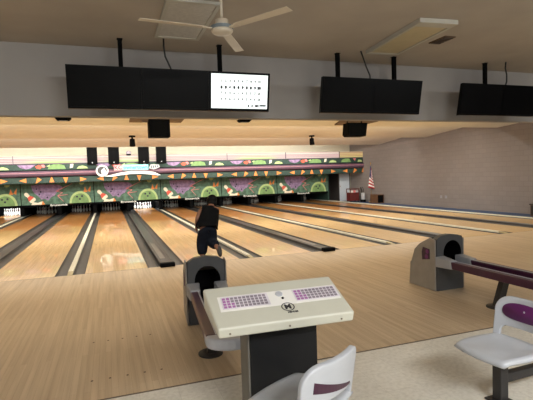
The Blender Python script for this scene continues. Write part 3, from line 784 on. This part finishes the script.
# ------------------------------------------------------------------ scoring console
t = thing('scoring_console', 'ivory sloped scoring console on black pedestal in the foreground', 'scoring console', (1.425, -6.70, 0), R(-2.4))
wd, dp = .955, .33
m = MB()
m.hexa([(-.005, .0, .765), (wd-.0, .0, .765), (wd-.02, dp+.03, .87), (-.04, dp+.03, .87), (-.012, -.01, .835), (wd+.008, -.01, .835), (wd-.015, dp+.03, 1.015), (-.045, dp+.03, 1.015)])
top = m.build('console_top', M['console'], t, bevel=.014, seg=3)
sl = math.atan2(.165, .34); PM = Matrix.Translation((0, -.01, .835)) @ Matrix.Rotation(sl, 4, 'X')
def on_top(a, b, h=0.0015):     # a 0..1 across, b 0..1 up the slope
    return PM @ Vector((a*wd, b*math.hypot(.165, .34), h))
def quad(mb, a0, b0, a1, b1, h0, h1):
    p = [on_top(a0, b0, h0), on_top(a1, b0, h0), on_top(a1, b1, h0), on_top(a0, b1, h0), on_top(a0, b0, h1), on_top(a1, b0, h1), on_top(a1, b1, h1), on_top(a0, b1, h1)]
    mb.hexa(p)
m = MB(); quad(m, .04, .40, .97, .80, .0, .002); m.build('keypad_plate', M['offwhite'], t)
for a0, a1 in ((.06, .415), (.615, .97)):
    m = MB(); quad(m, a0, .45, a1, .78, .002, .004); kp = m.build('keypad', M['keybed'], t)
    for j in range(11):
        for r_ in range(4):
            mm = MB(); u = a0+.01+j*(a1-a0-.02)/11; v = .475+r_*.072
            quad(mm, u, v, u+(a1-a0-.02)/11*.72, v+.05, .004, .007)
            purple = j < 2 or (j == 2 and r_ < 2)
            mm.build('key', M['keypurple'] if purple else M['keydark'], kp)
m = MB(); p = on_top(.505, .70, .0)
m.lathe([(.026, 0), (.026, .008), (.018, .012)], 20); o = m.build('round_button', M['lightgrey'], t); o.location = p; o.rotation_euler = (sl, 0, 0)
m = MB(); m.lathe([(.009, 0), (.009, .008)], 14); o = m.build('black_button', M['black'], t); o.location = on_top(.52, .575, .0); o.rotation_euler = (sl, 0, 0)
m = MB()      # ring emblem with M
base = PM @ Matrix.Translation((.53*wd, .335*math.hypot(.165, .34), .0015))
n = 28; ri, ro = .035, .042
for i in range(n):
    a, b = 2*PI*i/n, 2*PI*(i+1)/n
    m._f([m.bm.verts.new(base @ Vector((math.cos(q)*r_*1.15, math.sin(q)*r_, .001))) for q, r_ in ((a, ri), (a, ro), (b, ro), (b, ri))])
add_text(m, 'M', .062, base, bold=.003)
add_text(m, 'MENDES', .02, base @ Matrix.Translation((.02, -.054, 0)), bold=.001)
m.build('emblem', M['ink'], t)
for x in (.07, .5, .90):
    m = MB(); m.lathe([(.007, 0), (.007, .003)], 10); o = m.build('screw', M['screw'], t); o.rotation_euler = (R(84), 0, 0); o.location = (x*wd, -.0075, .795)
m = MB(); m.box(.245, .755, .19, .43, 0, .85); cl = m.build('pedestal', M['column'], t, bevel=.006)
m = MB(); m.box(.232, .246, .20, .43, 0, .85); m.build('pedestal_side', M['columnside'], t)
m = MB(); m.box(.19, .84, .15, .47, 0, .025); m.build('base_plate', M['post'], t, bevel=.006)

# ------------------------------------------------------------------ chairs
def chair(lb, loc, rz, sw=.50, arm=1):
    """local frame: sitter faces +Y, seat centre at origin height .45"""
    t = thing('scorer_chair', lb, 'chair', loc, rz, 'moulded scorer chairs')
    # seat shell: rounded-square dish with rolled lip
    bm = bmesh.new(); nu = 18; nv = 18; grid = []
    for i in range(nu+1):
        row = []
        for j in range(nv+1):
            u = -1+2*i/nu; v = -1+2*j/nv
            # superellipse mapping square->rounded square
            x = u*math.sqrt(1-.22*v*v); y = v*math.sqrt(1-.22*u*u)
            r = max(abs(u), abs(v))
            z = .45-.028*(1-r**2.5)-.03*max(0, (r-.86)/.14)**2
            if v > .5: z -= .02*((v-.5)/.5)**2
            row.append(bm.verts.new((x*sw/2*1.06, y*.25*1.06, z)))
        grid.append(row)
    for i in range(nu):
        for j in range(nv): bm.faces.new([grid[i][j], grid[i+1][j], grid[i+1][j+1], grid[i][j+1]])
    mb = MB(); mb.bm.free(); mb.bm = bm
    o = mb.build('seat', M['seat'], t, smooth=True, recalc=True)
    so = o.modifiers.new('thick', 'SOLIDIFY'); so.thickness = .028; so.offset = -1
    # backrest: arched slab with two legs and an opening above the seat
    def bp(x, z, d=0):      # curved & reclined sheet
        return Vector((x, -.255-(z-.45)*.16+.10*(x/.25)**2*.5+d, z))
    h = sw/2
    outer = [(-h*.98, .42)]+[(-h*.99, .62)]+[(-h+.115+math.cos(PI-PI/2*i/8)*.115, .64+math.sin(PI/2*i/8)*.115) for i in range(9)]+[(h-.115+math.cos(PI/2-PI/2*i/8)*.115, .64+math.sin(PI/2-PI/2*i/8)*.115) for i in range(9)]+[(h*.99, .62), (h*.98, .42)]
    inner = [(-h+.06, .42), (-h+.06, .485), (-h+.085, .515)]+[(-h+.085+(sw-.17)*i/8, .515) for i in range(1, 8)]+[(h-.085, .515), (h-.06, .485), (h-.06, .42)]
    def resample(p, n):
        d = [0]
        for a, b in zip(p, p[1:]): d.append(d[-1]+math.dist(a, b))
        r = []
        for i in range(n):
            s_ = d[-1]*i/(n-1); k_ = 0
            while k_ < len(d)-2 and d[k_+1] < s_: k_ += 1
            f = (s_-d[k_])/max(1e-9, d[k_+1]-d[k_]); r.append((p[k_][0]+(p[k_+1][0]-p[k_][0])*f, p[k_][1]+(p[k_+1][1]-p[k_][1])*f))
        return r
    n = 44; A = resample(outer, n); B = resample(inner, n)
    bm = bmesh.new(); mb = MB(); mb.bm.free(); mb.bm = bm
    K = 6; g = []
    for i in range(n):
        col_ = []
        for k_ in range(K+1):
            f = k_/K; x = A[i][0]+(B[i][0]-A[i][0])*f; z = A[i][1]+(B[i][1]-A[i][1])*f
            col_.append(bm.verts.new(bp(x, z)))
        g.append(col_)
    for i in range(n-1):
        for k_ in range(K): mb._f([g[i][k_], g[i+1][k_], g[i+1][k_+1], g[i][k_+1]])
    bk = mb.build('backrest', M['seat'], t, smooth=True)
    so = bk.modifiers.new('thick', 'SOLIDIFY'); so.thickness = .04; so.offset = 0
    bv = bk.modifiers.new('bevel', 'BEVEL'); bv.width = .014; bv.segments = 3; bv.limit_method = 'ANGLE'; bv.angle_limit = R(50)
    # purple stadium pad on the front face
    m = MB(); pa = []; pb = []
    NN = 36
    for i in range(NN):
        a = 2*PI*i/NN; ca, sa = math.cos(a), math.sin(a)
        x = math.copysign(abs(ca)**.75, ca)*(h-.065); z = .645+math.copysign(abs(sa)**.75, sa)*.07
        pa.append(m.bm.verts.new(bp(x, z, .019))); pb.append(m.bm.verts.new(bp(x*.97, .645+(z-.645)*.95, .028)))
    ce = m.bm.verts.new(bp(0, .645, .03))
    for i in range(NN):
        m._f([pa[i], pa[(i+1) % NN], pb[(i+1) % NN], pb[i]]); m._f([pb[i], pb[(i+1) % NN], ce])
    pd = m.build('back_pad', M['purple'], t, smooth=True)
    m = MB(); m.lathe([(.008, 0), (.008, .004)], 10); o = m.build('button', M['lightgrey'], pd); o.rotation_euler = (R(-90), 0, 0); o.location = bp(0, .66, .028)
    # dark plum sweep inlaid in the rear
    m = MB(); lo_, up_ = [], []
    for i in range(13):
        f = i/12; x = -.16+.37*f
        zt = .54+.10*f+.025*f*f; zb = zt-.014-.052*f
        up_.append((x, zt)); lo_.append((x, zb))
    va = [m.bm.verts.new(bp(-x, z, -.0225)) for x, z in up_]; vb = [m.bm.verts.new(bp(-x, z, -.0225)) for x, z in lo_]
    for i in range(12): m._f([va[i], va[i+1], vb[i+1], vb[i]])
    o = m.build('rear_inlay', M['darkpurple'], t)
    so = o.modifiers.new('thick', 'SOLIDIFY'); so.thickness = .004; so.offset = 0
    # support
    m = MB(); m.box(-.2, .2, -.2, .2, .385, .412); m.build('seat_bracket', M['post'], t, bevel=.004)
    m = MB(); m.box(-.04, .04, -.04, .04, 0.012, .39); m.build('post', M['post'], t, bevel=.006)
    m = MB(); m.box(-.08, .08, -.08, .08, 0, .014); m.build('base_plate', M['post'], t, bevel=.004)
    m = MB(); m.box(-.03, .03, -.70, -.04, .15, .22); m.build('arm', M['post'], t, bevel=.006)
    return t
chair('pale grey moulded chair with its back to us in front of the ivory console', (1.855, -6.955, 0), R(29), .56)
chair('pale grey moulded chair with purple back pad cut by the right edge', (3.585, -6.865, 0), R(92), .50)

# ------------------------------------------------------------------ items by the right wall
t = thing('flag_stand', 'striped flag hanging furled on a pole against the right wall', 'flag', (16.46, 15.05, -.06))
m = MB(); m.tube([(0, 0, 0.02), (0, 0, 2.42)], .014, 8); m.build('pole', M['gold'], t, smooth=True)
m = MB(); m.lathe([(.17, 0), (.17, .02), (.12, .06), (.03, .1)], 18); m.build('base', M['gold'], t)
m = MB(); m.lathe([(.01, 2.42), (.035, 2.46), (.004, 2.55)], 10); m.build('finial', M['gold'], t, smooth=True)
bm = bmesh.new(); uvl = bm.loops.layers.uv.new('UVMap'); gx, gz = 30, 30; G = []
for i in range(gx+1):
    row = []
    for j in range(gz+1):
        u, v = i/gx, j/gz
        spread = .07+.33*(1-v)**1.3
        a = u*5.2*PI
        x = spread*(u-.5)+math.sin(a)*.02
        y = -.02+math.cos(a)*.05*(.4+.6*(1-v))-.03*u*(1-v)
        z = 2.34-1.40*(1-v)-.36*u*(.25+.75*v)
        row.append((bm.verts.new((x, y-.02, z)), (u, v)))
    G.append(row)
for i in range(gx):
    for j in range(gz):
        q = [G[i][j], G[i+1][j], G[i+1][j+1], G[i][j+1]]
        f = bm.faces.new([p[0] for p in q])
        for lp, p in zip(f.loops, q): lp[uvl].uv = p[1]
mb = MB(); mb.bm.free(); mb.bm = bm; mb.build('flag_cloth', M['flag'], t, smooth=True)

t = thing('cabinet', 'low brown cabinet with dark open front beside the flag', 'cabinet', (16.20, 13.95, -.06))
m = MB(); m.box(0, .44, 0, .82, 0, .03); m.box(0, .44, 0, .82, .50, .53); m.box(0, .02, 0, .82, .03, .5); m.box(.42, .44, 0, .82, .03, .5); m.box(0, .44, .79, .82, .03, .5); m.build('carcass', M['cabinet'], t)
m = MB(); m.box(.02, .42, .03, .05, .03, .5); m.build('front_panel', M['black'], t)
t = thing('utility_cart', 'dark red utility cart loaded with pale items beside the door', 'cart', (15.98, 16.5, -.06))
m = MB(); m.box(-.33, .33, -.25, .25, .08, .62); m.build('body', M['red'], t, bevel=.01)
m = MB(); m.box(-.34, .34, -.26, .26, .84, .88)
for sx in (-.32, .32):
    for sy in (-.24, .24): m.box(sx-.02, sx+.02, sy-.02, sy+.02, .62, .84)
m.build('top_shelf', M['red'], t)
for sx in (-.27, .27):
    for sy in (-.2, .2):
        m = MB(); m.tube([(sx-.02, sy, .04), (sx+.02, sy, .04)], .04, 10); m.build('wheel', M['black'], t)
for j, (x, y, mat, w_, h_) in enumerate(((-.18, -.1, 'white', .2, .14), (.02, -.1, 'art_pink', .16, .16), (.2, -.12, 'lightgrey', .16, .12))):
    m = MB(); m.box(-w_/2, w_/2, -.1, .1, 0, h_); o = m.build('supply_box', M[mat], bevel=.01); o.location = (15.98+x, 16.5+y, .56)
    tag(o, 'small %s supply box on the red cart, %s from the left' % (('white', 'pink', 'pale grey')[j], ORD[j]), 'box', 'supply boxes on the red cart')
t = thing('upright_machine', 'small upright black and white machine between red cart and cabinet', 'machine', (16.32, 15.8, -.06))
m = MB(); m.box(-.12, .12, -.15, .15, .0, .16); m.build('base', M['black'], t, bevel=.02)
m = MB(); m.box(-.09, .09, -.1, .1, .16, .6); m.build('tank', M['lightgrey'], t, bevel=.03)
m = MB(); m.tube([(0, .1, .2), (-.04, .12, .8), (-.12, .1, .95), (-.16, .05, .9)], .025, 8); m.tube([(.06, .1, .5), (.1, .12, .85), (.02, .12, .97), (-.04, .12, .8)], .02, 8); m.build('handle', M['black'], t, smooth=True)
t = thing('side_cabinet', 'dark wood cabinet by the right wall at the photo edge', 'cabinet', (15.98, 2.6, -.06))
m = MB(); m.box(0, .6, 0, .7, 0, .44); m.build('body', M['cabinet'], t, bevel=.005)
m = MB(); m.box(-.03, .62, -.03, .73, .44, .48); m.build('top', M['darkcab'], t)
m = MB(); m.box(-.012, .0, .03, .67, .04, .42); dr = m.build('door', M['darkcab'], t)
for y, lb in ((9.0, 'pale wall outlet plate, farther of two'), (8.65, 'pale wall outlet plate, nearer of two')):
    t = thing('wall_outlet', lb + ' on the taupe wall', 'outlet', (16.695, y, .48), 0, 'outlets on the right wall')
    m = MB(); m.box(-.012, .004, -.07, .07, -.07, .07); m.build('plate', M['bracket'], t)
    m = MB(); m.box(-.016, -.01, -.025, .025, .015, .05); m.box(-.016, -.01, -.025, .025, -.05, -.015); m.build('socket', M['keydark'], t)

# ------------------------------------------------------------------ bowler
def skin_mesh(name, verts, edges, radii, root, mat, parent, sub=2):
    me = bpy.data.meshes.new(name); me.from_pydata(verts, edges, [])
    o = bpy.data.objects.new(name, me); COL.objects.link(o)
    o.modifiers.new('skin', 'SKIN'); sb = o.modifiers.new('sub', 'SUBSURF'); sb.levels = sub; sb.render_levels = sub
    if not me.skin_vertices: me.attributes
    sk = me.skin_vertices[0].data
    for i, r in enumerate(radii):
        sk[i].radius = r if isinstance(r, tuple) else (r, r); sk[i].use_root = (i == root)
    dg = bpy.context.evaluated_depsgraph_get(); dg.update()
    m2 = bpy.data.meshes.new_from_object(o.evaluated_get(dg)); m2.name = name
    bpy.data.objects.remove(o)
    m2.materials.clear(); m2.materials.append(mat)
    for p in m2.polygons: p.use_smooth = True
    o = bpy.data.objects.new(name, m2); COL.objects.link(o); o.parent = parent
    return o
PX, PY = 2.79, .10
bw = thing('bowler', 'person in black tank top and dark jeans leaning forward at the foul line', 'person', (PX, PY, 0))
J = {
 'pel': (0, 0, .78), 'wai': (.03, .07, .92), 'che': (.09, .19, 1.06), 'nek': (.16, .30, 1.165), 'hd0': (.19, .36, 1.235), 'hd1': (.205, .41, 1.31),
 'lsh': (-.10, .20, 1.10), 'lel': (-.215, .06, .93), 'lwr': (-.225, .12, .75), 'lha': (-.215, .16, .68),
 'rsh': (.27, .22, 1.09), 'rel': (.26, .46, 1.00), 'rwr': (.22, .68, 1.03), 'rha': (.21, .75, 1.06),
 'lhp': (-.09, 0, .72), 'lkn': (-.11, .12, .43), 'lan': (-.155, -.02, .10), 'lto': (-.15, .17, .04),
 'rhp': (.10, 0, .72), 'rkn': (.06, .08, .43), 'ran': (.13, -.26, .34), 'rto': (.17, -.34, .20)}
names = list(J); idx = {n_: i for i, n_ in enumerate(names)}
V = [J[n_] for n_ in names]
E_ = [('pel', 'wai'), ('wai', 'che'), ('che', 'nek'), ('nek', 'hd0'), ('hd0', 'hd1'), ('che', 'lsh'), ('lsh', 'lel'), ('lel', 'lwr'), ('lwr', 'lha'), ('che', 'rsh'), ('rsh', 'rel'), ('rel', 'rwr'), ('rwr', 'rha'),
      ('pel', 'lhp'), ('lhp', 'lkn'), ('lkn', 'lan'), ('lan', 'lto'), ('pel', 'rhp'), ('rhp', 'rkn'), ('rkn', 'ran'), ('ran', 'rto')]
rad = {'pel': (.17, .14), 'wai': (.15, .12), 'che': (.16, .12), 'nek': .058, 'hd0': .088, 'hd1': .085, 'lsh': .068, 'lel': .05, 'lwr': .034, 'lha': .036, 'rsh': .068, 'rel': .05, 'rwr': .034, 'rha': .036,
       'lhp': .115, 'lkn': .075, 'lan': .05, 'lto': .042, 'rhp': .115, 'rkn': .075, 'ran': .05, 'rto': .042}
EE = [(idx[a], idx[b]) for a, b in E_]; RR = [rad[n_] for n_ in names]
for hand, d in (('lha', Vector((.01, .05, -.085))), ('rha', Vector((-.005, .09, .03)))):
    hb = Vector(J[hand]); dn = d.normalized(); side = dn.cross(Vector((1, 0, 0))).normalized()
    for k_, (off, ln) in enumerate(((-.024, .062), (-.008, .078), (.008, .074), (.022, .058))):
        a = hb+side*off+dn*.03; b = a+dn*ln*.55+Vector((.008, 0, 0)); c_ = b+dn*ln*.45+Vector((.02, 0, 0))
        i0 = len(V); V += [tuple(a), tuple(b), tuple(c_)]; RR += [.011, .0095, .008]
        EE += [(idx[hand], i0), (i0, i0+1), (i0+1, i0+2)]
    a = hb+side*-.032-dn*.005; b = a+side*-.02+dn*.035
    i0 = len(V); V += [tuple(a), tuple(b)]; RR += [.012, .009]; EE += [(idx[hand], i0), (i0, i0+1)]
body = skin_mesh('body', V, EE, RR, 0, M['skin'], bw)
# face details (turned away towards the lanes)
hc = Vector((.205, .405, 1.30)); fw = Vector((.05, .9, -.25)).normalized(); sd = Vector((1, -.05, 0)).normalized(); upv = sd.cross(fw)
m = MB()
for s_ in (-1, 1): p = hc+fw*.085+sd*.034*s_+upv*.0; m.ellipsoid(p, (.013, .01, .009), 10, 6)
m.build('eyes', M['white'], body, smooth=True)
m = MB(); p = hc+fw*.098-upv*.03; m.ellipsoid(p, (.014, .022, .022), 10, 6)
for s_ in (-1, 1): p = hc+sd*.092*s_-upv*.01; m.ellipsoid(p, (.01, .022, .032), 10, 6)
m.build('nose_and_ears', M['skin'], body, smooth=True)
m = MB(); p = hc+fw*.09-upv*.062; m.ellipsoid(p, (.026, .008, .008), 10, 6); m.build('mouth', M['art_red'], body, smooth=True)
m = MB(); m.ellipsoid(hc-fw*.025+upv*.018, (.115, .108, .112), 18, 12); m.ellipsoid(hc-fw*.05-upv*.07, (.10, .075, .09), 14, 10)
m.build('hair', M['hair'], bw, smooth=True)
def sub(nm, keys, edges, radii, root, mat):
    ii = {k_: i for i, k_ in enumerate(keys)}
    return skin_mesh(nm, [J[k_] if isinstance(k_, str) else k_ for k_ in keys], [(ii[a], ii[b]) for a, b in edges], radii, root, mat, bw)
J['hem'] = (0, -.005, .73); J['col'] = (.14, .27, 1.15); J['lsx'] = (-.09, .20, 1.11); J['rsx'] = (.26, .22, 1.10)
sub('tank_top', ['hem', 'wai', 'che', 'col', 'lsx', 'rsx'], [('hem', 'wai'), ('wai', 'che'), ('che', 'col'), ('che', 'lsx'), ('che', 'rsx')],
    [(.205, .165), (.24, .185), (.24, .18), (.13, .11), .115, .115], 1, M['tank'])
J['lcu'] = (-.15, .0, .13); J['rcu'] = (.127, -.235, .347); J['wst'] = (0, .02, .82)
sub('jeans', ['wst', 'pel', 'lhp', 'lkn', 'lcu', 'rhp', 'rkn', 'rcu'], [('wst', 'pel'), ('pel', 'lhp'), ('lhp', 'lkn'), ('lkn', 'lcu'), ('pel', 'rhp'), ('rhp', 'rkn'), ('rkn', 'rcu')],
    [(.22, .175), (.27, .215), .195, .15, .105, .195, .15, .10], 1, M['jeans'])
m = MB(); m.ellipsoid((-.15, .05, .052), (.055, .15, .049), 14, 8); m.build('shoe', M['shoe'], bw, smooth=True)
m = MB(); m.ellipsoid((0, 0, 0), (.055, .13, .05), 14, 8); o = m.build('shoe', M['shoe'], bw, smooth=True); o.location = (.165, -.32, .25); o.rotation_euler = (R(62), 0, 0)

# ------------------------------------------------------------------ light
def area(name, loc, rot, sx, sy, power, col=(1, .9, .76), spread=180):
    l = bpy.data.lights.new(name, 'AREA'); l.shape = 'RECTANGLE'; l.size = sx; l.size_y = sy; l.energy = power; l.color = col; l.spread = R(spread)
    o = bpy.data.objects.new(name, l); COL.objects.link(o); o.location = loc; o.rotation_euler = rot
    return o
cx = 3.4; LX = 22.6
warm = (1, .985, .90)
# tubes hidden in the risers of the stepped ceiling
area('riser_tubes', (cx, 5.95, 3.82), (R(-8), 0, 0), LX, .08, 540, warm)
area('riser_tubes', (cx, 5.65, 3.72), (R(62), 0, 0), LX, .08, 460, warm, 170)
area('riser_tubes', (cx, 10.65, 3.85), (R(-8), 0, 0), LX, .08, 140, warm)
area('riser_tubes', (cx, 10.35, 3.75), (R(62), 0, 0), LX, .08, 640, warm, 170)
area('riser_tubes', (3.2, 14.6, 3.9), (R(75), 0, 0), 21.5, .1, 420, (1, .97, .9))
# tubes behind the bulkhead wash the first ceiling panel
area('bulkhead_tubes', (cx, -2.9, 3.5), (R(100), 0, 0), LX, .08, 500, warm)
# seating area lamps
neu = (.95, .98, 1)
area('room_lamp', (3.0, -11.2, 3.45), (R(20), 0, 0), 3.0, 1.0, 380, neu)
area('room_lamp', (9.5, -10.5, 3.45), (R(20), 0, 0), 3.0, 1.0, 235, neu)
area('room_lamp', (-3.5, -10.5, 3.45), (R(20), 0, 0), 3.0, 1.0, 245, neu)
# deck lamps over the pins
for i, x in enumerate(lane_x):
    if i == 0: continue
    area('deck_lamp', (x, 18.6, .9), (R(62), 0, 0), .9, .06, 75 if i in LIT else .4, (.92, .97, 1), 150)

w = bpy.data.worlds.new('world'); S.world = w; w.use_nodes = True
w.node_tree.nodes['Background'].inputs['Color'].default_value = (.9, .8, .7, 1); w.node_tree.nodes['Background'].inputs['Strength'].default_value = .02

# ------------------------------------------------------------------ camera
cd = bpy.data.cameras.new('camera'); cam = bpy.data.objects.new('camera', cd); COL.objects.link(cam)
f, yaw, pit, rol = 447.581, 0.337894, -0.052375, -0.033571
fwd = Vector((math.sin(yaw)*math.cos(pit), math.cos(yaw)*math.cos(pit), math.sin(pit)))
r0 = Vector((math.cos(yaw), -math.sin(yaw), 0)); u0 = r0.cross(fwd)
rt = r0*math.cos(rol)+u0*math.sin(rol); up = -r0*math.sin(rol)+u0*math.cos(rol)
mw = Matrix((rt, up, -fwd)).transposed().to_4x4(); mw.translation = (0.7993, -9.4750, 1.8010)
cam.matrix_world = mw
cd.sensor_fit = 'HORIZONTAL'; cd.sensor_width = 36; cd.lens = f*36/533; cd.clip_start = .05; cd.clip_end = 200
S.camera = cam
S.view_settings.view_transform = 'Standard'; S.view_settings.look = 'None'; S.view_settings.gamma = 1
S.view_settings.use_curve_mapping = False; S.view_settings.exposure = 0.0
